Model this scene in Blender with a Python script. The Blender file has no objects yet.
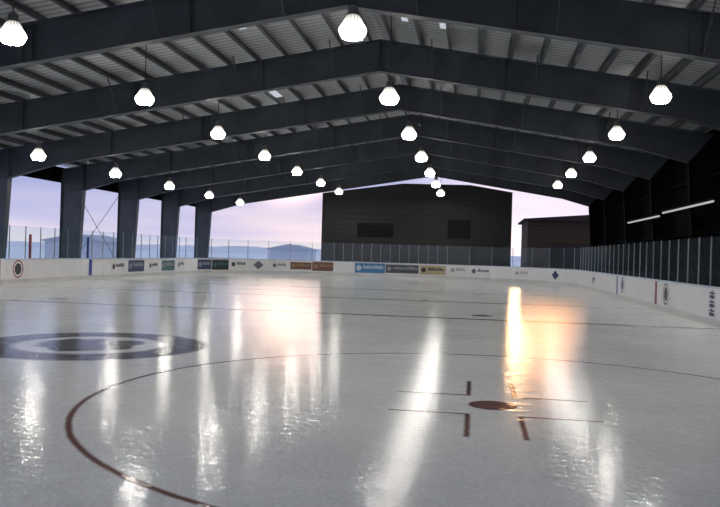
import bpy, bmesh, math, random
from mathutils import Vector, Matrix
random.seed(4)
scene = bpy.context.scene
COL = scene.collection
scene.view_settings.view_transform = 'Standard'

# ------------------------------------------------------------------ materials
def new_mat(name):
    m = bpy.data.materials.new(name); m.use_nodes = True
    nt = m.node_tree
    return m, nt, nt.nodes['Principled BSDF']

def pmat(name, col, rough=0.6, metal=0.0, noise=0.12, scale=3.0, bump=0.0, spec=.5):
    m, nt, b = new_mat(name)
    tc = nt.nodes.new('ShaderNodeTexCoord')
    n = nt.nodes.new('ShaderNodeTexNoise'); n.inputs['Scale'].default_value = scale
    n.inputs['Detail'].default_value = 5
    nt.links.new(tc.outputs['Object'], n.inputs['Vector'])
    r = nt.nodes.new('ShaderNodeValToRGB')
    lo = [max(0, c*(1-noise)) for c in col]; hi = [min(1, c*(1+noise)) for c in col]
    r.color_ramp.elements[0].color = (*lo, 1); r.color_ramp.elements[1].color = (*hi, 1)
    r.color_ramp.elements[0].position = .3; r.color_ramp.elements[1].position = .7
    nt.links.new(n.outputs['Fac'], r.inputs['Fac'])
    nt.links.new(r.outputs['Color'], b.inputs['Base Color'])
    b.inputs['Roughness'].default_value = rough
    b.inputs['Metallic'].default_value = metal
    b.inputs['Specular IOR Level'].default_value = spec
    if bump:
        bp = nt.nodes.new('ShaderNodeBump'); bp.inputs['Strength'].default_value = bump
        nt.links.new(n.outputs['Fac'], bp.inputs['Height'])
        nt.links.new(bp.outputs['Normal'], b.inputs['Normal'])
    return m

def ribbed(name, col, dark, axis, period, rough=.5, metal=0.0, bump=.4, spec=.5):
    m, nt, b = new_mat(name)
    tc = nt.nodes.new('ShaderNodeTexCoord')
    s = nt.nodes.new('ShaderNodeSeparateXYZ'); nt.links.new(tc.outputs['Object'], s.inputs[0])
    mu = nt.nodes.new('ShaderNodeMath'); mu.operation = 'MULTIPLY'; mu.inputs[1].default_value = 2*math.pi/period
    nt.links.new(s.outputs[axis], mu.inputs[0])
    si = nt.nodes.new('ShaderNodeMath'); si.operation = 'SINE'; nt.links.new(mu.outputs[0], si.inputs[0])
    r = nt.nodes.new('ShaderNodeMapRange'); r.inputs['From Min'].default_value = -.6; r.inputs['From Max'].default_value = .2
    nt.links.new(si.outputs[0], r.inputs['Value'])
    n = nt.nodes.new('ShaderNodeTexNoise'); n.inputs['Scale'].default_value = .35; n.inputs['Detail'].default_value = 4
    nt.links.new(tc.outputs['Object'], n.inputs['Vector'])
    mr = nt.nodes.new('ShaderNodeMapRange'); mr.inputs['From Min'].default_value = .3; mr.inputs['From Max'].default_value = .7
    mr.inputs['To Min'].default_value = .65; mr.inputs['To Max'].default_value = 1.0
    nt.links.new(n.outputs['Fac'], mr.inputs['Value'])
    mx = nt.nodes.new('ShaderNodeMix'); mx.data_type = 'RGBA'
    mx.inputs['A'].default_value = (*dark, 1); mx.inputs['B'].default_value = (*col, 1)
    m2 = nt.nodes.new('ShaderNodeMath'); m2.operation = 'MULTIPLY'
    nt.links.new(r.outputs[0], m2.inputs[0]); nt.links.new(mr.outputs[0], m2.inputs[1])
    nt.links.new(m2.outputs[0], mx.inputs['Factor'])
    nt.links.new(mx.outputs['Result'], b.inputs['Base Color'])
    bp = nt.nodes.new('ShaderNodeBump'); bp.inputs['Strength'].default_value = bump; bp.inputs['Distance'].default_value = .03
    nt.links.new(r.outputs[0], bp.inputs['Height']); nt.links.new(bp.outputs['Normal'], b.inputs['Normal'])
    b.inputs['Roughness'].default_value = rough; b.inputs['Metallic'].default_value = metal
    b.inputs['Specular IOR Level'].default_value = spec
    return m

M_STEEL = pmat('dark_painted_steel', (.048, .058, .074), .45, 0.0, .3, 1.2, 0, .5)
M_STEELD = pmat('shaded_painted_steel', (.006, .0065, .008), .85, 0.0, .25, 1.5, 0, .03)  # near-black copy of the frame steel; right-side shade put into the colour
M_PURLIN = pmat('purlin_steel', (.070, .075, .084), .45, 0, .2, 2)
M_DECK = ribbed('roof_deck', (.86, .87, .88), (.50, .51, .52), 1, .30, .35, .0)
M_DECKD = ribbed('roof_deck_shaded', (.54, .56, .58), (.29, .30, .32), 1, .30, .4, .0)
M_WALLDARK = ribbed('dark_siding', (.038, .0365, .0385), (.032, .031, .0325), 2, .45, .7, 0, .10, .25)
M_WALLR = ribbed('dark_liner', (.0045, .005, .006), (.0035, .004, .0045), 1, .6, .9, 0, .2, .02)
M_BOARD = pmat('white_board_plastic', (.78, .78, .80), .35, 0, .03, .8)
M_KICK = pmat('kick_plate_plastic', (.58, .58, .57), .4, 0, .08, 1)
M_CAP = pmat('cap_rail_plastic', (.54, .62, .72), .4, 0, .05, 1)
M_ALU = pmat('aluminium', (.24, .26, .29), .5, .3, .05, 5)
M_CONC = pmat('concrete', (.08, .08, .08), .8, 0, .2, 1.2, .1)
M_SNOW = pmat('snow_ground', (.86, .85, .90), .9, 0, .05, .1)
M_HOUSING = pmat('lamp_housing_metal', (.16, .16, .165), .4, .4, .1, 8)
M_CABLE = pmat('black_cable', (.03, .03, .03), .6)
M_RED = pmat('red_paint', (.26, .03, .03), .4)
M_BLUE = pmat('blue_paint', (.03, .06, .30), .4)
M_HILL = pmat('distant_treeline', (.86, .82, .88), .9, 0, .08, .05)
M_WOOD = ribbed('brown_cladding', (.050, .033, .023), (.040, .027, .019), 2, .4, .9, 0, .15, .1)
M_SHED = pmat('pale_cladding', (.62, .63, .68), .8)
M_SHEDR = pmat('pale_shed_roofing', (.48, .49, .56), .9)
M_ROOFDK = pmat('shed_roofing', (.030, .024, .022), .95, 0, .1, 3, 0, .1)

def glass_mat():
    m = bpy.data.materials.new('tinted_rink_glass'); m.use_nodes = True
    nt = m.node_tree; nt.nodes.clear()
    o = nt.nodes.new('ShaderNodeOutputMaterial')
    t = nt.nodes.new('ShaderNodeBsdfTransparent'); t.inputs['Color'].default_value = (.90, .955, .975, 1)
    g = nt.nodes.new('ShaderNodeBsdfGlossy'); g.inputs['Roughness'].default_value = .1
    g.inputs['Color'].default_value = (.82, .92, 1, 1)
    d = nt.nodes.new('ShaderNodeBsdfDiffuse'); d.inputs['Color'].default_value = (.45, .60, .72, 1)
    n = nt.nodes.new('ShaderNodeTexNoise'); n.inputs['Scale'].default_value = 1.5; n.inputs['Detail'].default_value = 4
    mx = nt.nodes.new('ShaderNodeMixShader'); mx.inputs[0].default_value = .018
    nt.links.new(t.outputs[0], mx.inputs[1]); nt.links.new(g.outputs[0], mx.inputs[2])
    m2 = nt.nodes.new('ShaderNodeMixShader')
    mm = nt.nodes.new('ShaderNodeMath'); mm.operation = 'MULTIPLY'; mm.inputs[1].default_value = .028
    nt.links.new(n.outputs['Fac'], mm.inputs[0]); nt.links.new(mm.outputs[0], m2.inputs[0])
    nt.links.new(mx.outputs[0], m2.inputs[1]); nt.links.new(d.outputs[0], m2.inputs[2])
    nt.links.new(m2.outputs[0], o.inputs[0])
    return m
M_GLASS = glass_mat()

def emis_mat(name, col, s):
    m = bpy.data.materials.new(name); m.use_nodes = True
    nt = m.node_tree; nt.nodes.clear()
    o = nt.nodes.new('ShaderNodeOutputMaterial'); e = nt.nodes.new('ShaderNodeEmission')
    e.inputs['Color'].default_value = (*col, 1); e.inputs['Strength'].default_value = s
    nt.links.new(e.outputs[0], o.inputs[0]); return m, nt, e
LK = 235
ZL, ZH = -.215, .27
def lamp_mat():
    m, nt, e = emis_mat('glowing_ribbed_refractor', (1, .955, .88), 30)
    tc = nt.nodes.new('ShaderNodeTexCoord'); s = nt.nodes.new('ShaderNodeSeparateXYZ'); nt.links.new(tc.outputs['Object'], s.inputs[0])
    r = nt.nodes.new('ShaderNodeValToRGB'); mr = nt.nodes.new('ShaderNodeMapRange')
    mr.inputs['From Min'].default_value = ZL; mr.inputs['From Max'].default_value = ZH
    nt.links.new(s.outputs[2], mr.inputs['Value']); nt.links.new(mr.outputs[0], r.inputs['Fac'])
    el = r.color_ramp.elements      # grey value x LK = strength
    def v(x): return x/LK
    def P(z): return (z-ZL)/(ZH-ZL)
    el[0].position = 0; el[0].color = (1, 1, 1, 1)
    a = v(.5); el[1].position = 1; el[1].color = (a, a, a, 1)
    for p, q in ((P(-.203), 1.0), (P(-.192), v(14)), (P(-.06), v(14)), (P(.0), v(8)), (P(.07), v(2.2)), (P(.17), v(1.0))):
        x = el.new(p); x.color = (q, q, q, 1)
    at = nt.nodes.new('ShaderNodeMath'); at.operation = 'ARCTAN2'; nt.links.new(s.outputs[1], at.inputs[0]); nt.links.new(s.outputs[0], at.inputs[1])
    sc = nt.nodes.new('ShaderNodeMath'); sc.operation = 'MULTIPLY'; sc.inputs[1].default_value = 16; nt.links.new(at.outputs[0], sc.inputs[0])
    si = nt.nodes.new('ShaderNodeMath'); si.operation = 'SINE'; nt.links.new(sc.outputs[0], si.inputs[0])
    mm = nt.nodes.new('ShaderNodeMath'); mm.operation = 'MULTIPLY_ADD'; mm.inputs[1].default_value = .28; mm.inputs[2].default_value = .72
    nt.links.new(si.outputs[0], mm.inputs[0])
    k = nt.nodes.new('ShaderNodeMath'); k.operation = 'MULTIPLY'; nt.links.new(r.outputs['Color'], k.inputs[0]); nt.links.new(mm.outputs[0], k.inputs[1])
    k2 = nt.nodes.new('ShaderNodeMath'); k2.operation = 'MULTIPLY'; k2.inputs[1].default_value = LK/.72; nt.links.new(k.outputs[0], k2.inputs[0])
    nt.links.new(k2.outputs[0], e.inputs['Strength']); return m
M_LAMP = lamp_mat()
M_TUBE = emis_mat('glowing_tube', (.95, .98, 1), .5)[0]
M_ROOFGLOW = emis_mat('glowing_roof_strip', (.85, .92, 1), .6)[0]

# ------------------------------------------------------------------ mesh helpers
def obj(name, me, mat=None, parent=None, loc=None, rot=None):
    o = bpy.data.objects.new(name, me); COL.objects.link(o)
    if mat and me and not me.materials: me.materials.append(mat)
    if parent: o.parent = parent
    if loc is not None: o.location = loc
    if rot is not None: o.rotation_euler = rot
    return o
def tag(o, label, cat, group=None, kind=None):
    o['label'] = label; o['category'] = cat
    if group: o['group'] = group
    if kind: o['kind'] = kind
    return o
def bm_mesh(bm, name):
    bmesh.ops.recalc_face_normals(bm, faces=bm.faces)
    me = bpy.data.meshes.new(name); bm.to_mesh(me); bm.free(); return me
def add_box(bm, x0, x1, y0, y1, z0, z1, bev=0):
    vs = [bm.verts.new((x, y, z)) for x in (x0, x1) for y in (y0, y1) for z in (z0, z1)]
    idx = [(0,1,3,2),(4,6,7,5),(0,4,5,1),(2,3,7,6),(0,2,6,4),(1,5,7,3)]
    fs = [bm.faces.new([vs[i] for i in f]) for f in idx]
    if bev:
        es = list({e for f in fs for e in f.edges})
        bmesh.ops.bevel(bm, geom=es, offset=bev, segments=2, affect='EDGES')
def box_mesh(name, *a, bev=0):
    bm = bmesh.new(); add_box(bm, *a, bev=bev); return bm_mesh(bm, name)
def prism_y(bm, pts, y0, y1):
    a = [bm.verts.new((x, y0, z)) for x, z in pts]; b = [bm.verts.new((x, y1, z)) for x, z in pts]
    bm.faces.new(a); bm.faces.new(b[::-1]); n = len(pts)
    for i in range(n):
        bm.faces.new([a[i], b[i], b[(i+1) % n], a[(i+1) % n]])
def lathe(bm, prof, seg=28, cx=0, cy=0):
    rings = []
    for r, z in prof:
        rings.append([bm.verts.new((cx+r*math.cos(2*math.pi*k/seg), cy+r*math.sin(2*math.pi*k/seg), z)) for k in range(seg)])
    for a, b in zip(rings, rings[1:]):
        for k in range(seg):
            bm.faces.new([a[k], a[(k+1) % seg], b[(k+1) % seg], b[k]])
    bm.faces.new(rings[0]); bm.faces.new(rings[-1][::-1])
def rod(bm, p, q, r, seg=8, r2=None):
    p = Vector(p); q = Vector(q); d = (q-p)
    m = Matrix.Translation((p+q)/2) @ d.to_track_quat('Z', 'Y').to_matrix().to_4x4()
    bmesh.ops.create_cone(bm, cap_ends=True, segments=seg, radius1=r, radius2=r if r2 is None else r2, depth=d.length, matrix=m)

# ------------------------------------------------------------------ dimensions
CU, RT, LF = -6.35, 6.45, -19.15
V0, V1, RC = -0.9, 58.6, 8.5
DU = 6.6
RIDGE = -3.4
SL = .16
WL, WR = -22.8, 9.5
def top_z(u): return 9.0 - SL*abs(u-RIDGE)
def bot_z(u): return 7.95 - SL*abs(u-RIDGE)

# ------------------------------------------------------------------ ice
def rounded(off=0, n=14):
    x0, x1, y0, y1, r = LF-off, RT+off, V0-off, V1+off, RC+off
    pts = []
    for cx, cy, a0 in ((x1-r, y0+r, -90), (x1-r, y1-r, 0), (x0+r, y1-r, 90), (x0+r, y0+r, 180)):
        for k in range(n+1):
            a = math.radians(a0+90*k/n); pts.append((cx+r*math.cos(a), cy+r*math.sin(a)))
    return pts
bm = bmesh.new()
P = rounded()
ta = [bm.verts.new((x, y, 0)) for x, y in P]; tb = [bm.verts.new((x, y, -.06)) for x, y in P]
bm.faces.new(ta); bm.faces.new(tb[::-1])
for i in range(len(P)): bm.faces.new([ta[i], tb[i], tb[(i+1) % len(P)], ta[(i+1) % len(P)]])
ice_me = bm_mesh(bm, 'ice')

def ice_material():
    m, nt, b = new_mat('painted_rink_ice')
    N = nt.nodes; Lk = nt.links
    def val(x, sock):
        if isinstance(x, (int, float)): sock.default_value = x
        else: Lk.new(x, sock)
    def M(op, a, c=0.0, d=None):
        n = N.new('ShaderNodeMath'); n.operation = op; val(a, n.inputs[0]); val(c, n.inputs[1])
        if d is not None: val(d, n.inputs[2])
        return n.outputs[0]
    geo = N.new('ShaderNodeNewGeometry'); sp = N.new('ShaderNodeSeparateXYZ'); Lk.new(geo.outputs['Position'], sp.inputs[0])
    def noise(scale, detail):
        n = N.new('ShaderNodeTexNoise'); n.inputs['Scale'].default_value = scale; n.inputs['Detail'].default_value = detail
        Lk.new(geo.outputs['Position'], n.inputs['Vector']); return n.outputs['Fac']
    def rng(x, a, b_, c, d):
        n = N.new('ShaderNodeMapRange'); n.inputs['From Min'].default_value = a; n.inputs['From Max'].default_value = b_
        n.inputs['To Min'].default_value = c; n.inputs['To Max'].default_value = d; Lk.new(x, n.inputs['Value']); return n.outputs[0]
    wob = M('MULTIPLY', M('SUBTRACT', noise(5, 2), .5), .02)
    X = M('ADD', sp.outputs[0], wob); Y = M('ADD', sp.outputs[1], wob)
    def soft(dist, e=.016): return rng(dist, -e, e, 1, 0)
    def rad(cx, cy):
        a = M('SUBTRACT', X, cx); c = M('SUBTRACT', Y, cy)
        return M('SQRT', M('ADD', M('MULTIPLY', a, a), M('MULTIPLY', c, c)))
    def ring(cx, cy, r, w, e=.016): return soft(M('SUBTRACT', M('ABSOLUTE', M('SUBTRACT', rad(cx, cy), r)), w/2), e)
    AX = M('ABSOLUTE', M('SUBTRACT', X, CU))
    def drad(cy):
        a = M('SUBTRACT', AX, DU); c = M('SUBTRACT', Y, cy)
        return M('SQRT', M('ADD', M('MULTIPLY', a, a), M('MULTIPLY', c, c)))
    red = None
    def u(a, c): return c if a is None else M('MAXIMUM', a, c)
    for cy in (9.1, 49.4):
        r = drad(cy)
        red = u(red, soft(M('SUBTRACT', M('ABSOLUTE', M('SUBTRACT', r, 4.57)), .032)))
        red = u(red, soft(M('SUBTRACT', r, .28)))
        lx = M('ABSOLUTE', M('SUBTRACT', AX, DU)); ly = M('ABSOLUTE', M('SUBTRACT', Y, cy))
        a1 = M('MAXIMUM', M('SUBTRACT', M('ABSOLUTE', M('SUBTRACT', lx, .28)), .028), M('SUBTRACT', M('ABSOLUTE', M('SUBTRACT', ly, 1.12)), .54))
        red = u(red, soft(a1))
        a2 = M('MAXIMUM', M('SUBTRACT', M('ABSOLUTE', M('SUBTRACT', ly, .58)), .028), M('SUBTRACT', M('ABSOLUTE', M('SUBTRACT', lx, .70)), .44))
        red = u(red, soft(a2))
    for cy in (22.9, 35.5):
        red = u(red, soft(M('SUBTRACT', drad(cy), .30)))
    red = u(red, soft(M('SUBTRACT', M('ABSOLUTE', M('SUBTRACT', Y, 29.2)), .16)))
    for cy in (3.0, 55.2):
        red = u(red, soft(M('SUBTRACT', M('ABSOLUTE', M('SUBTRACT', Y, cy)), .05)))
    blue = soft(M('SUBTRACT', M('ABSOLUTE', M('SUBTRACT', Y, 21.5)), .15))
    blue = u(blue, soft(M('SUBTRACT', M('ABSOLUTE', M('SUBTRACT', Y, 36.9)), .18)))
    blue = u(blue, M('MULTIPLY', ring(CU, 29.2, 4.57, .06), .35))
    dx = M('ADD', rad(-6.5, 12.6), M('MULTIPLY', M('SUBTRACT', noise(1.6, 1), .5), .8))
    logo = u(ring(-6.5, 12.6, 1.60, .74, .08), soft(M('SUBTRACT', dx, .80), .06))
    n1 = noise(.5, 6)
    cr = N.new('ShaderNodeValToRGB'); cr.color_ramp.elements[0].position = .3; cr.color_ramp.elements[1].position = .72
    cr.color_ramp.elements[0].color = (.585, .61, .63, 1); cr.color_ramp.elements[1].color = (.68, .705, .72, 1)
    Lk.new(n1, cr.inputs['Fac'])
    n2 = noise(26, 5); n3 = noise(4, 6)
    spk = M('MULTIPLY', rng(n2, .35, .65, .88, 1.05), rng(n3, .35, .65, .98, 1.02))
    vm = N.new('ShaderNodeVectorMath'); vm.operation = 'SCALE'; Lk.new(cr.outputs['Color'], vm.inputs[0]); Lk.new(spk, vm.inputs['Scale'])
    col = vm.outputs[0]
    wear = rng(n2, .3, .5, .86, .96)
    wearl = rng(n3, .35, .6, .78, .93)
    for mask, c, ww in ((red, (.105, .034, .028), wear), (blue, (.065, .065, .09), wear), (logo, (.045, .040, .054), wearl)):
        mx = N.new('ShaderNodeMix'); mx.data_type = 'RGBA'
        Lk.new(M('MULTIPLY', mask, ww), mx.inputs['Factor'])
        Lk.new(col, mx.inputs['A']); mx.inputs['B'].default_value = (*c, 1); col = mx.outputs['Result']
    Lk.new(col, b.inputs['Base Color'])
    Lk.new(rng(n3, .3, .7, .07, .12), b.inputs['Roughness'])
    b.inputs['IOR'].default_value = 1.17
    b.inputs['Specular IOR Level'].default_value = .34
    vb = N.new('ShaderNodeTexVoronoi'); vb.inputs['Scale'].default_value = 9; vb.feature = 'SMOOTH_F1'
    Lk.new(geo.outputs['Position'], vb.inputs['Vector'])
    h = M('ADD', M('ADD', M('MULTIPLY', noise(15, 3), 1.0), M('MULTIPLY', noise(2.6, 3), 1.8)), M('MULTIPLY', vb.outputs['Distance'], .8))
    bp = N.new('ShaderNodeBump'); bp.inputs['Strength'].default_value = .7; bp.inputs['Distance'].default_value = .0045
    Lk.new(h, bp.inputs['Height']); Lk.new(bp.outputs['Normal'], b.inputs['Normal'])
    return m
ice = obj('ice_rink_surface', ice_me, ice_material())
tag(ice, 'glossy grey-white ice sheet with painted hockey markings', 'ice')

fl = obj('floor', box_mesh('floor', WL-.3, WR+.3, -8, 62.2, -.26, -.065), M_CONC); fl['kind'] = 'structure'
tag(fl, 'grey concrete slab around the ice', 'floor', kind='structure')
g = obj('snowy_ground', box_mesh('ground', -400, 400, -60, 700, -.6, -.27), M_SNOW)
tag(g, 'pale snow-covered ground outside the arena', 'ground')

# ------------------------------------------------------------------ steel frames
def ibeam(name, inner, outer, y=0, fw=.32, tw=.02, tf=.03, stiff=()):
    bm = bmesh.new()
    prism_y(bm, inner + outer[::-1], -tw/2, tw/2)
    for line, sgn in ((inner, -1), (outer, 1)):
        for (a, b_) in zip(line, line[1:]):
            d = Vector((b_[0]-a[0], b_[1]-a[1])).normalized(); nrm = Vector((-d.y, d.x))*tf/2
            pts = [(a[0]+nrm.x, a[1]+nrm.y), (b_[0]+nrm.x, b_[1]+nrm.y), (b_[0]-nrm.x, b_[1]-nrm.y), (a[0]-nrm.x, a[1]-nrm.y)]
            prism_y(bm, pts, -fw/2, fw/2)
    for (p, q) in stiff:
        d = Vector((q[0]-p[0], q[1]-p[1])).normalized(); nrm = Vector((-d.y, d.x))*.012
        prism_y(bm, [(p[0]+nrm.x, p[1]+nrm.y), (q[0]+nrm.x, q[1]+nrm.y), (q[0]-nrm.x, q[1]-nrm.y), (p[0]-nrm.x, p[1]-nrm.y)], -fw/2+.01, fw/2-.01)
    return bm_mesh(bm, name)
LI = -21.5
colL = ibeam('column_left', [(-21.75, 0), (LI, 4.75)], [(WL, 0), (WL, top_z(WL))],
             stiff=[((WL, 4.75), (LI, 4.75)), ((-21.75, .02), (WL, .02))])
RI = 8.5
colR = ibeam('column_right', [(8.9, 0), (RI, 5.8)], [(WR-.05, 0), (WR-.05, top_z(WR))], stiff=[((WR-.05, 5.8), (RI, 5.8))])
def st(u): return ((u, bot_z(u)), (u, top_z(u)))
rafL = ibeam('rafter_left', [(LI, 4.75), (-19.0, bot_z(-19)), (RIDGE, bot_z(RIDGE))], [(WL, top_z(WL)), (-19.0, top_z(-19)), (RIDGE, top_z(RIDGE))],
             stiff=[st(-16.5), st(-12.2), st(-11.9), st(-7.5), (( LI, 4.75), (LI, top_z(LI))), st(RIDGE-.03)])
rafR = ibeam('rafter_right', [(RIDGE, bot_z(RIDGE)), (6.5, bot_z(6.5)), (RI, 5.8)], [(RIDGE, top_z(RIDGE)), (6.5, top_z(6.5)), (WR, top_z(WR))],
             stiff=[st(RIDGE+.03), st(.8), st(4.9), st(5.2)])
def brace_mesh(us):
    bm = bmesh.new()
    for u in us:
        for s in (-1, 1):
            rod(bm, (u, s*.12, bot_z(u)+.05), (u, s*1.0, top_z(u)+.05), .022, 5)
        add_box(bm, u-.02, u+.02, -.14, .14, bot_z(u)+.02, bot_z(u)+.08)
    return bm_mesh(bm, 'flange_brace')
brc = [brace_mesh([u]) for u in (-17.3, -12.8, -8.3, -5.0, -1.6, 1.8, 5.2)]
FR = [-1.5, 5.5, 12.5, 19.5, 26.5, 33.5, 40.5, 47.5, 54.5, 61.5]
for i, v in enumerate(FR):
    e = bpy.data.objects.new('steel_portal_frame', None); COL.objects.link(e); e.location = (0, v, 0)
    tag(e, 'dark blue-grey tapered steel frame spanning the rink roof', 'steel frame', 'arena roof frames')
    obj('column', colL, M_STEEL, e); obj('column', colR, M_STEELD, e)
    obj('rafter', rafL, M_STEEL, e); obj('rafter', rafR, M_STEEL, e)
    if 10 < v < 50:
        for bme in brc: obj('flange_brace', bme, M_PURLIN, e)

def purlin_mesh(L0, L1):
    bm = bmesh.new(); h = .22
    pts = [(-.09, h), (.006, h), (.006, .01), (.09, .01), (.09, 0), (-.006, 0), (-.006, h-.01), (-.09, h-.01)]
    prism_y(bm, pts, L0, L1); return bm_mesh(bm, 'purlin')
pm = purlin_mesh(-2, 62)
u = RIDGE-.35; us = []
while u > WL+.1: us.append(u); u -= 1.0
u = RIDGE+.35
while u < WR-.1: us.append(u); u += 1.0
for u in us:
    sgn = 1 if u < RIDGE else -1
    o = obj('roof_purlin', pm, M_PURLIN, None, (u, 0, top_z(u)+.02), (0, -sgn*math.atan(SL), 0))
    tag(o, 'long dark steel purlin under the metal roof deck', 'roof beam', 'roof purlins')
def slab(name, pts, th=.05):
    bm = bmesh.new()
    a = [bm.verts.new(p) for p in pts]; b = [bm.verts.new((p[0], p[1], p[2]+th)) for p in pts]
    bm.faces.new(a); bm.faces.new(b[::-1]); n = len(pts)
    for i in range(n): bm.faces.new([a[i], b[i], b[(i+1) % n], a[(i+1) % n]])
    return bm_mesh(bm, name)
dz = .27
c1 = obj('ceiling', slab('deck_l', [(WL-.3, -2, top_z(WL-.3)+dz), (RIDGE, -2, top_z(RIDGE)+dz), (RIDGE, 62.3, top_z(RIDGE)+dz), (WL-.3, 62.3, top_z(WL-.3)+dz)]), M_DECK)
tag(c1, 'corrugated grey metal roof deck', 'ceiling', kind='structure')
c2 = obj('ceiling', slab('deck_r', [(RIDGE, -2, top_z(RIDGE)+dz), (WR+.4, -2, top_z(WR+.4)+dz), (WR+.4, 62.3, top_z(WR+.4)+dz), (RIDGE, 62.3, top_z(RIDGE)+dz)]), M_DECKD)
tag(c2, 'corrugated grey metal roof deck', 'ceiling', kind='structure')
for n, (u0, u1, v0, v1) in enumerate(((-1.3, -1.0, 22.8, 24.8), (-1.3, -1.0, 30.2, 32.3), (-8.8, -8.5, 31.6, 33.1), (-7.5, -7.25, 22.4, 23.6), (-2.5, -2.3, 23.0, 24.6))):  # self-glowing strips set under the solid deck as its bright patches
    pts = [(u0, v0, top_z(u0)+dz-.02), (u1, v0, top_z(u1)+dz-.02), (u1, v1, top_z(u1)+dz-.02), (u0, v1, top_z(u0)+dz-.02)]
    o = obj('roof_glow_strip_%d' % (n+1), slab('sk', pts, .015), M_ROOFGLOW); tag(o, 'pale glowing strip under the roof deck', 'skylight', kind='structure')

# ------------------------------------------------------------------ walls
o = obj('wall_left', box_mesh('wl', WL-.12, WL-.02, -2, 62, 5.15, 6.0), M_WALLR); tag(o, 'dark metal siding band above the open side', 'wall', kind='structure')
o = obj('wall_left', box_mesh('wl2', WL-.12, WL-.02, -2, 62, -.1, .75), M_WALLR); tag(o, 'low dark metal wall under the open side', 'wall', kind='structure')
o = obj('wall_right', box_mesh('wr', WR+.0, WR+.12, -2, 62, -.1, 7.2), M_WALLR); tag(o, 'dark metal siding wall', 'wall', kind='structure')
for z in (1.4, 2.9, 5.2):
    o = obj('trim_1', box_mesh('girt', WR-.25, WR-.02, -2, 61, z, z+.08), M_STEELD); tag(o, 'dark steel wall girt', 'trim', kind='structure')
EW0, EW1 = -12.3, 2.75
bm = bmesh.new()
prism_y(bm, [(EW0, -.1), (EW1, -.1), (EW1, 6.80), (RIDGE+2.9, 7.32), (RIDGE-2.4, 7.36), (EW0, 6.50)], 61.8, 62.0)
o = obj('wall_back', bm_mesh(bm, 'eb'), M_WALLDARK); tag(o, 'dark charcoal metal siding end wall', 'wall', kind='structure')
o = obj('wall_back', box_mesh('eb2', EW1, WR, 61.8, 62.0, -.1, 1.0), M_WALLDARK); tag(o, 'low dark end wall below an opening', 'wall', kind='structure')
o = obj('wall_back', box_mesh('eb3', WL, EW0, 61.8, 62.0, -.1, 1.0), M_WALLDARK); tag(o, 'low dark end wall below an opening', 'wall', kind='structure')
M_VENT = pmat('vent_black', (.016, .016, .017), .8, 0, .1, 3, 0, .1)
for (x0, x1, z0, z1) in ((-9.4, -6.5, 3.05, 4.15), (-2.2, -.4, 3.1, 4.6)):
    e = bpy.data.objects.new('wall_vent', None); COL.objects.link(e); e.location = ((x0+x1)/2, 61.8, z0)
    tag(e, 'black louvred rectangular vent set in the end wall', 'vent', 'end wall vents')
    w = (x1-x0)/2; h = z1-z0
    bm = bmesh.new(); add_box(bm, -w, w, -.06, -.005, 0, .08); add_box(bm, -w, w, -.06, -.005, h-.08, h)
    add_box(bm, -w, -w+.08, -.06, -.005, .08, h-.08); add_box(bm, w-.08, w, -.06, -.005, .08, h-.08)
    obj('vent_frame', bm_mesh(bm, 'vf'), M_VENT, e)
    bm = bmesh.new(); k = .09
    while k < h-.12: add_box(bm, -w+.08, w-.08, -.045, -.005, k, k+.09); k += .1
    obj('louvre', bm_mesh(bm, 'lv'), M_VENT, e)
for a in (26.5, 40.5):
    bm = bmesh.new(); rod(bm, (WL+.3, a+.2, .3), (WL+.3, a+6.8, 5.3), .016); rod(bm, (WL+.33, a+.2, 5.3), (WL+.33, a+6.8, .3), .016)
    o = obj('cross_brace', bm_mesh(bm, 'xb'), M_STEEL); tag(o, 'crossed thin steel brace rods between side columns', 'brace', 'side brace rods')

# ------------------------------------------------------------------ high bay lamps
bm = bmesh.new(); lathe(bm, [(.11, .27), (.14, .25), (.17, .21), (.205, .14), (.24, .08), (.27, .03), (.288, -.01), (.293, -.04), (.287, -.07), (.27, -.11), (.25, -.15), (.232, -.18), (.222, -.192), (.205, -.203), (.10, -.210), (.03, -.212)], 40)
m_ref = bm_mesh(bm, 'refractor')
for p in m_ref.polygons: p.use_smooth = True
bm = bmesh.new(); lathe(bm, [(.02, .50), (.05, .485), (.08, .46), (.095, .44), (.095, .33), (.125, .315), (.125, .285), (.112, .272)], 20)
for k in range(12):
    a = k*math.pi/6; c, s = math.cos(a), math.sin(a)
    rod(bm, (.098*c, .098*s, .33), (.098*c, .098*s, .43), .009, 6)
m_hou = bm_mesh(bm, 'housing')
cable_cache = {}
def lamp(u, v, z):
    L = round(top_z(u)-z-.49+.12, 2)
    if L not in cable_cache:
        bm = bmesh.new(); rod(bm, (0, 0, .48), (0, 0, .49+L), .014, 6); cable_cache[L] = bm_mesh(bm, 'cable')
    e = bpy.data.objects.new('high_bay_lamp', None); COL.objects.link(e); e.location = (u, v, z)
    tag(e, 'glowing white bell-shaped high bay lamp hanging from the roof', 'lamp', 'hanging arena lamps')
    obj('refractor', m_ref, M_LAMP, e); obj('lamp_housing', m_hou, M_HOUSING, e); obj('cable', cable_cache[L], M_CABLE, e)
for v in (9, 16, 23, 30, 37, 44, 51, 58):
    lamp(-10.3, v, 6.35); lamp(-2.65, v, 6.37)
    if v < 55: lamp(5.12, v + .3, 6.47)
    if v > 20: lamp(-18.0, v, 5.39)

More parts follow.
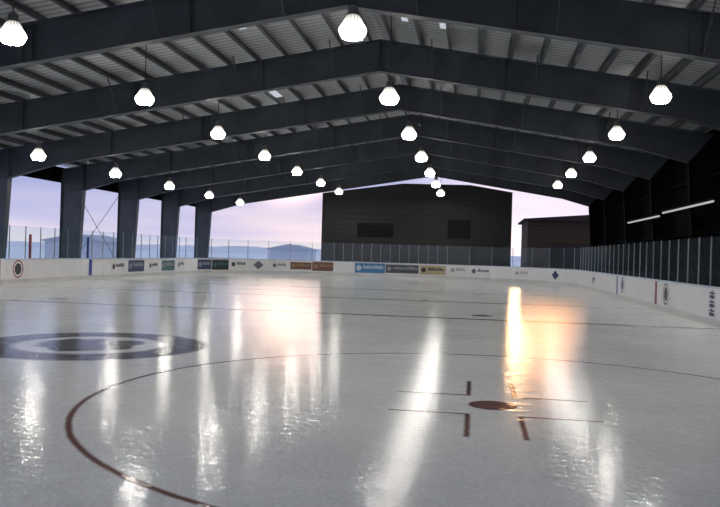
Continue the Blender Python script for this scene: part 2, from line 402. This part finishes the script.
for (v0, v1, z, vb) in ((36.9, 44.2, 3.74, 40.5), (28.8, 36.3, 3.84, 33.5)):
    e = bpy.data.objects.new('strip_light', None); COL.objects.link(e); e.location = (8.2, v0, z)
    tag(e, 'long white strip light along the dark side wall', 'lamp', 'side wall strip lights')
    L = v1-v0
    bm = bmesh.new(); add_box(bm, -.06, .10, 0, L, .10, .16); add_box(bm, .10, .36, vb-v0-.05, vb-v0+.05, .11, .15)
    obj('housing', bm_mesh(bm, 'sh'), M_STEELD, e)
    bm = bmesh.new(); rod(bm, (0, .05, .05), (0, L-.05, .05), .04, 10); obj('tube', bm_mesh(bm, 'tb'), M_TUBE, e)

# ------------------------------------------------------------------ dasher boards
def path():
    pts = []
    y = 7.6; n = 18
    ys = [y + (V1-RC-y)*k/n for k in range(n+1)]
    for yy in ys: pts.append((RT, yy))
    m = 8
    for k in range(1, m+1):
        a = math.radians(90*k/m); pts.append((RT-RC+RC*math.cos(a), V1-RC+RC*math.sin(a)))
    nn = 4
    xa, xb = RT-RC, LF+RC
    for k in range(1, nn+1): pts.append((xa+(xb-xa)*k/nn, V1))
    for k in range(1, m+1):
        a = math.radians(90+90*k/m); pts.append((LF+RC+RC*math.cos(a), V1-RC+RC*math.sin(a)))
    for yy in ys[::-1][1:]: pts.append((LF, yy))
    return pts
PTS = path()
cache = {}
def board_meshes(L, n):
    k = (round(L, 2), n)
    if k in cache: return cache[k]
    a = box_mesh('panel', 0, L-.008, -.10, 0, .20, 1.02)
    b = box_mesh('kick', 0, L-.008, -.10, .012, 0, .195)
    c = box_mesh('cap', 0, L-.008, -.14, .015, 1.025, 1.07, bev=.008)
    d = box_mesh('pane', .024, L/n-.024, -.063, -.057, 1.075, 2.45)
    cache[k] = (a, b, c, d); return cache[k]
post_me = box_mesh('post', -.017, .017, -.078, -.042, 1.075, 2.46, bev=.004)
for i, (p, q) in enumerate(zip(PTS, PTS[1:])):
    P0 = Vector(p); Q0 = Vector(q); L = (Q0-P0).length
    d = (Q0-P0).normalized(); ang = math.atan2(d.y, d.x)
    n = 3 if 26 <= i < 30 else (2 if (i < 18 or i >= 38) else 1)
    a, b, c, gl = board_meshes(L, n)
    root = bpy.data.objects.new('dasher_board', None); COL.objects.link(root)
    root.location = (p[0], p[1], 0); root.rotation_euler = (0, 0, ang)
    tag(root, 'white hockey rink board topped with clear glass panes', 'hockey board', 'rink boards')
    obj('board_panel', a, M_BOARD, root); obj('kick_plate', b, M_KICK, root); obj('cap_rail', c, M_CAP, root)
    for k in range(n):
        obj('glass_pane', gl, M_GLASS, root, (k*L/n, 0, 0))
        obj('post', post_me, M_ALU, root, (k*L/n, 0, 0))

# ------------------------------------------------------------------ board stripes & adverts
def place(o, side, s):
    if side == 'R': o.location = (RT-.004, s, 0); o.rotation_euler = (0, 0, -math.pi/2)
    if side == 'L': o.location = (LF+.004, s, 0); o.rotation_euler = (0, 0, math.pi/2)
    if side == 'E': o.location = (s, V1-.004, 0)
def flat(name, w, z0, z1, th=.006):
    return box_mesh(name, -w/2, w/2, -th, 0, z0, z1)
for side in 'RL':
    for v, m, n in ((21.5, M_BLUE, 'blue'), (29.2, M_RED, 'red'), (36.9, M_BLUE, 'blue')):
        o = obj('line_stripe', flat('stripe', .30, .2, 1.02), m)
        place(o, side, v); tag(o, n+' vertical line stripe on the white boards', 'stripe', 'board line stripes')
cols = {}
def cmat(c):
    if c not in cols: cols[c] = pmat('sign_colour_%d' % len(cols), c, .45, 0, .05)
    return cols[c]
def ringmesh(ra, rb, cz, seg=24):
    bm = bmesh.new()
    o1 = [bm.verts.new((ra*math.cos(2*math.pi*k/seg), -.009, cz+ra*math.sin(2*math.pi*k/seg))) for k in range(seg)]
    o2 = [bm.verts.new((rb*math.cos(2*math.pi*k/seg), -.009, cz+rb*math.sin(2*math.pi*k/seg))) for k in range(seg)]
    for k in range(seg): bm.faces.new([o1[k], o1[(k+1) % seg], o2[(k+1) % seg], o2[k]])
    return bm_mesh(bm, 'ring')
def advert(side, s, w, bg, fg, z0=.26, z1=.98, style='bars', lab='small rectangular advert on the rink boards', fg2=None):
    e = bpy.data.objects.new('advert_panel', None); COL.objects.link(e); place(e, side, s)
    tag(e, lab, 'sign', 'board adverts')
    obj('backing', flat('bg', w, z0, z1), cmat(bg), e)
    h = z1-z0; cz = (z0+z1)/2
    rnd = random.Random(int(s*10)+int(w*100))
    if style == 'bars':
        obj('emblem_centre', ringmesh(h*.26, .01, cz), cmat(fg), e, (-w/2+h*.42, 0, 0))
        bm = bmesh.new(); x = -w/2+h*.85; xe = w/2-.1
        add_box(bm, x, xe, -.010, -.006, z0+h*.46, z0+h*.50)
        while x < xe-.04:
            l = rnd.choice((.05, .08, .11)); hh = rnd.choice((.28, .34, .22))
            add_box(bm, x, min(x+l, xe), -.011, -.006, z0+h*.46, z0+h*(.46+hh)); x += l+.03
        obj('lettering', bm_mesh(bm, 'fg'), cmat(fg), e)
    elif style == 'disc':
        r = h*.50
        obj('emblem_ring', ringmesh(r, r*.84, cz), cmat(fg), e)
        obj('emblem_centre', ringmesh(r*.68, .01, cz, 7), cmat(fg2 or fg), e)
    elif style == 'diamond':
        r = h*.48; bm = bmesh.new()
        v = [bm.verts.new(p) for p in ((r*1.3, -.009, cz), (0, -.009, cz+r), (-r*1.3, -.009, cz), (0, -.009, cz-r))]; bm.faces.new(v)
        obj('emblem_diamond', bm_mesh(bm, 'fg'), cmat(fg), e)
    return e
W = (.75, .75, .77); K = (.02, .02, .025); BR = (.15, .065, .04); TE = (.03, .13, .14); CR = (.46, .38, .24); LB = (.30, .19, .12); BL = (.05, .20, .42); RD = (.26, .025, .03); GY = (.12, .13, .17); NV = (.02, .035, .10); LG = (.25, .27, .32); PG = (.35, .37, .42)
advert('L', 30.6, 1.7, W, RD, .24, 1.01, 'disc', 'round red and black emblem on the white boards', K)
advert('L', 40.0, 1.6, W, K, .32, .92); advert('L', 42.3, 2.1, NV, LG, .30, .95); advert('L', 44.7, 1.4, W, K, .34, .9); advert('L', 47.0, 2.1, TE, LG, .28, .92); advert('L', 49.1, 1.2, W, GY, .32, .94)
advert('E', -7.85, 2.3, BL, (.55, .6, .66), .24, .98); advert('E', -5.4, 2.5, (.06, .065, .08), LG, .30, .94); advert('E', -3.1, 1.95, CR, K, .26, .95)
def advert_on(i, w, bg, fg, style='bars', lab='small rectangular advert on the rink boards', z0=.28, z1=.96):
    e = advert('E', i*3.3, w, bg, fg, z0, z1, style=style, lab=lab)
    p = Vector(PTS[i]); q = Vector(PTS[i+1]); d = (q-p).normalized(); mid = (p+q)/2; n = Vector((-d.y, d.x))
    e.location = (mid.x+n.x*.004, mid.y+n.y*.004, 0); e.rotation_euler = (0, 0, math.atan2(d.y, d.x)+math.pi)
advert_on(36, 1.6, NV, LG); advert_on(35, 1.6, K, TE, z0=.24); advert_on(34, 1.4, W, K, z0=.34)
advert_on(33, 1.4, W, GY, 'diamond', 'dark diamond emblem on the white boards'); advert_on(32, 1.2, W, GY, z0=.34, z1=.9); advert_on(31, 1.6, BR, LB, z0=.36, z1=.9); advert_on(30, 1.6, BR, LB)
advert_on(25, 1.3, W, PG, z0=.36); advert_on(24, 1.5, W, GY, z0=.32); advert_on(22, 1.2, W, PG, z0=.36, z1=.88); advert_on(20, 1.3, W, NV, 'diamond', 'blue diamond emblem on the white boards')
advert('R', 27.7, 1.3, W, K, .25, 1.0, 'disc', 'round dark emblem on the white boards')
advert('R', 35.6, 1.2, W, NV, .3, 1.0, 'disc', 'round blue emblem on the white boards')
advert('R', 44, 1.2, W, GY)
e = bpy.data.objects.new('advert_panel', None); COL.objects.link(e); place(e, 'R', 22.5); tag(e, 'narrow vertical navy and white banner on the boards', 'sign', 'board adverts')
obj('backing', flat('bg', .7, .22, 1.0), cmat(W), e)
bm = bmesh.new(); add_box(bm, -.03, .03, -.010, -.006, .25, .98)
for k in range(6): add_box(bm, -.22, .22, -.011, -.006, .27+k*.12, .27+k*.12+(.05 if k % 2 else .09))
obj('lettering', bm_mesh(bm, 'fg'), cmat(NV), e)
for v, m, n in ((32.0, M_RED, 'red'), (37.2, M_BLUE, 'blue')):
    me = box_mesh('pp', -.05, .05, -.05, .05, 0, 2.2, bev=.02)
    o = obj('padded_post', me, m, None, (LF-.32, v, -.065)); tag(o, n+' padded post behind the rink boards', 'post')

# ------------------------------------------------------------------ outside
def house(name, x0, x1, y0, y1, h, rh, m, lab, rm):
    e = bpy.data.objects.new(name, None); COL.objects.link(e); e.location = ((x0+x1)/2, (y0+y1)/2, -.27); tag(e, lab, 'building')
    w = (x1-x0)/2; d = (y1-y0)/2
    bm = bmesh.new(); add_box(bm, -w, w, -d, d, 0, h); obj('walls', bm_mesh(bm, 'hw'), m, e)
    bm = bmesh.new(); a = .4
    pts = [(-w-a, h), (w+a, h), (w+a, h+.15), (0, h+rh), (-w-a, h+.15)]
    prism_y(bm, pts, -d-a, d+a); obj('roof', bm_mesh(bm, 'hr'), rm, e)
    return e
e = house('brown_outbuilding', 4.9, 18, 76, 86, 5.6, .7, M_WOOD, 'low dark brown clad building beyond the end opening', M_ROOFDK)
bm = bmesh.new(); add_box(bm, -4.4, 1.4, -5.06, -5.0, 0, 3.4); obj('garage_door', bm_mesh(bm, 'gd'), M_ROOFDK, e)
house('grey_shed', -54, -46, 92, 100, 2.4, 1.0, M_SHED, 'small pale grey shed outside in the snow', M_SHEDR)
house('grey_shed', -37, -30, 138, 146, 2.3, 1.0, M_SHED, 'small pale grey shed outside in the snow', M_SHEDR)
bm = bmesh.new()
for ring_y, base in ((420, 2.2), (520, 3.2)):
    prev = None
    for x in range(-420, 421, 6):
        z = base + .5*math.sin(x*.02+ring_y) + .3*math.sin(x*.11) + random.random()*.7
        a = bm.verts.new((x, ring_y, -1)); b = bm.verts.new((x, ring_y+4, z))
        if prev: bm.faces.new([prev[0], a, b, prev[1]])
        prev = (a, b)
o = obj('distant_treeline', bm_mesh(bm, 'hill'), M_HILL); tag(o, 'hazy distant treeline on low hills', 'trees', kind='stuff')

# ------------------------------------------------------------------ world
w = bpy.data.worlds.new('dusk_sky'); scene.world = w; w.use_nodes = True
nt = w.node_tree; bg = nt.nodes['Background']
tc = nt.nodes.new('ShaderNodeTexCoord'); sp = nt.nodes.new('ShaderNodeSeparateXYZ'); nt.links.new(tc.outputs['Generated'], sp.inputs[0])
r = nt.nodes.new('ShaderNodeValToRGB')
el = r.color_ramp.elements
el[0].position = 0; el[0].color = (.95, .82, .84, 1)
el[1].position = 1; el[1].color = (.52, .59, .76, 1)
for p, c in ((.022, (.85, .75, .85)), (.05, (.59, .58, .82)), (.085, (.42, .46, .75)), (.2, (.46, .52, .78))):
    x = el.new(p); x.color = (*c, 1)
nz = nt.nodes.new('ShaderNodeTexNoise'); nz.inputs['Scale'].default_value = 3; nz.inputs['Detail'].default_value = 6
mp = nt.nodes.new('ShaderNodeMapping'); mp.inputs['Scale'].default_value = (1, 1, 9)
nt.links.new(tc.outputs['Generated'], mp.inputs[0]); nt.links.new(mp.outputs[0], nz.inputs['Vector'])
ad = nt.nodes.new('ShaderNodeMath'); ad.operation = 'MULTIPLY_ADD'; ad.inputs[1].default_value = .11
nt.links.new(nz.outputs['Fac'], ad.inputs[0])
sb = nt.nodes.new('ShaderNodeMath'); sb.operation = 'SUBTRACT'; sb.inputs[1].default_value = .05
nt.links.new(sp.outputs[2], sb.inputs[0]); nt.links.new(sb.outputs[0], ad.inputs[2]); nt.links.new(ad.outputs[0], r.inputs['Fac'])
col = r.outputs['Color']
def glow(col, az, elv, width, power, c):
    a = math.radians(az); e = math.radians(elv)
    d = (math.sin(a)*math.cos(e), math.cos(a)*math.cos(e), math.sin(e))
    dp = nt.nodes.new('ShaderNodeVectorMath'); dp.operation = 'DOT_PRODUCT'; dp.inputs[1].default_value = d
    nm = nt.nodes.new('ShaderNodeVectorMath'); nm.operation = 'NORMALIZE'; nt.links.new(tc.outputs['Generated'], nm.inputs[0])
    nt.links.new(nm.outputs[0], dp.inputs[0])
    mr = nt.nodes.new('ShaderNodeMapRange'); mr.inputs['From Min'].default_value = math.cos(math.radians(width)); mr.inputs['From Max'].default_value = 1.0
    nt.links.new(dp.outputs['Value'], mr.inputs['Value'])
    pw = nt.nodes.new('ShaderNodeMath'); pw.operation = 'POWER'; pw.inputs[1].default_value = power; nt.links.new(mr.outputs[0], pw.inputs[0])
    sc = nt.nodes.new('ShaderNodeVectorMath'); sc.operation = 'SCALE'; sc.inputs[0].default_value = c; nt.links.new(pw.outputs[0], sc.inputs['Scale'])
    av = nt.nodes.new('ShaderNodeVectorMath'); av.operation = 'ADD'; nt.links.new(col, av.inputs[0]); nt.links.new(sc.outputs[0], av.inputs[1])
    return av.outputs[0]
col = glow(col, 3.5, 2.5, 11, 1.4, (.55, .40, .25))
col = glow(col, -13, 1.5, 9, 1.6, (.22, .12, .04))
col = glow(col, 5.2, 8.6, 3.4, 1.5, (17, 7.4, 2.4))  # added warm spot above the end opening, only for its reflection on the ice
col = glow(col, -14, 8.8, 6.4, 2.8, (9.0, 5.8, 3.7))  # added left spot hidden behind the rafters, to brighten the ice reflection
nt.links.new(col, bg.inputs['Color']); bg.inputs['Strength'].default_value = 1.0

sun = bpy.data.lights.new('setting_sun', 'SUN'); sun.energy = .030; sun.color = (1, .56, .22); sun.angle = math.radians(2.2)
so = bpy.data.objects.new('setting_sun', sun); COL.objects.link(so)
a = math.radians(2.9); e = math.radians(5.2)
sdir = Vector((math.sin(a)*math.cos(e), math.cos(a)*math.cos(e), math.sin(e)))
so.rotation_euler = sdir.to_track_quat('Z', 'Y').to_euler()
tag(so, 'low orange setting sun', 'sun')

# ------------------------------------------------------------------ camera
cam = bpy.data.cameras.new('camera'); co = bpy.data.objects.new('camera', cam); COL.objects.link(co)
cam.sensor_width = 36; cam.lens = 780/720*36; cam.clip_end = 2000; cam.clip_start = .05
yaw = math.radians(8.39); phi = .029
f = Vector((-math.sin(yaw), math.cos(yaw), 0)); hr = Vector((math.cos(yaw), math.sin(yaw), 0)); z = Vector((0, 0, 1))
rr = hr*math.cos(phi)+z*math.sin(phi); uu = -hr*math.sin(phi)+z*math.cos(phi)
m = Matrix((rr, uu, -f)).transposed().to_4x4(); m.translation = (0, 0, 1.7)
co.matrix_world = m
scene.camera = co
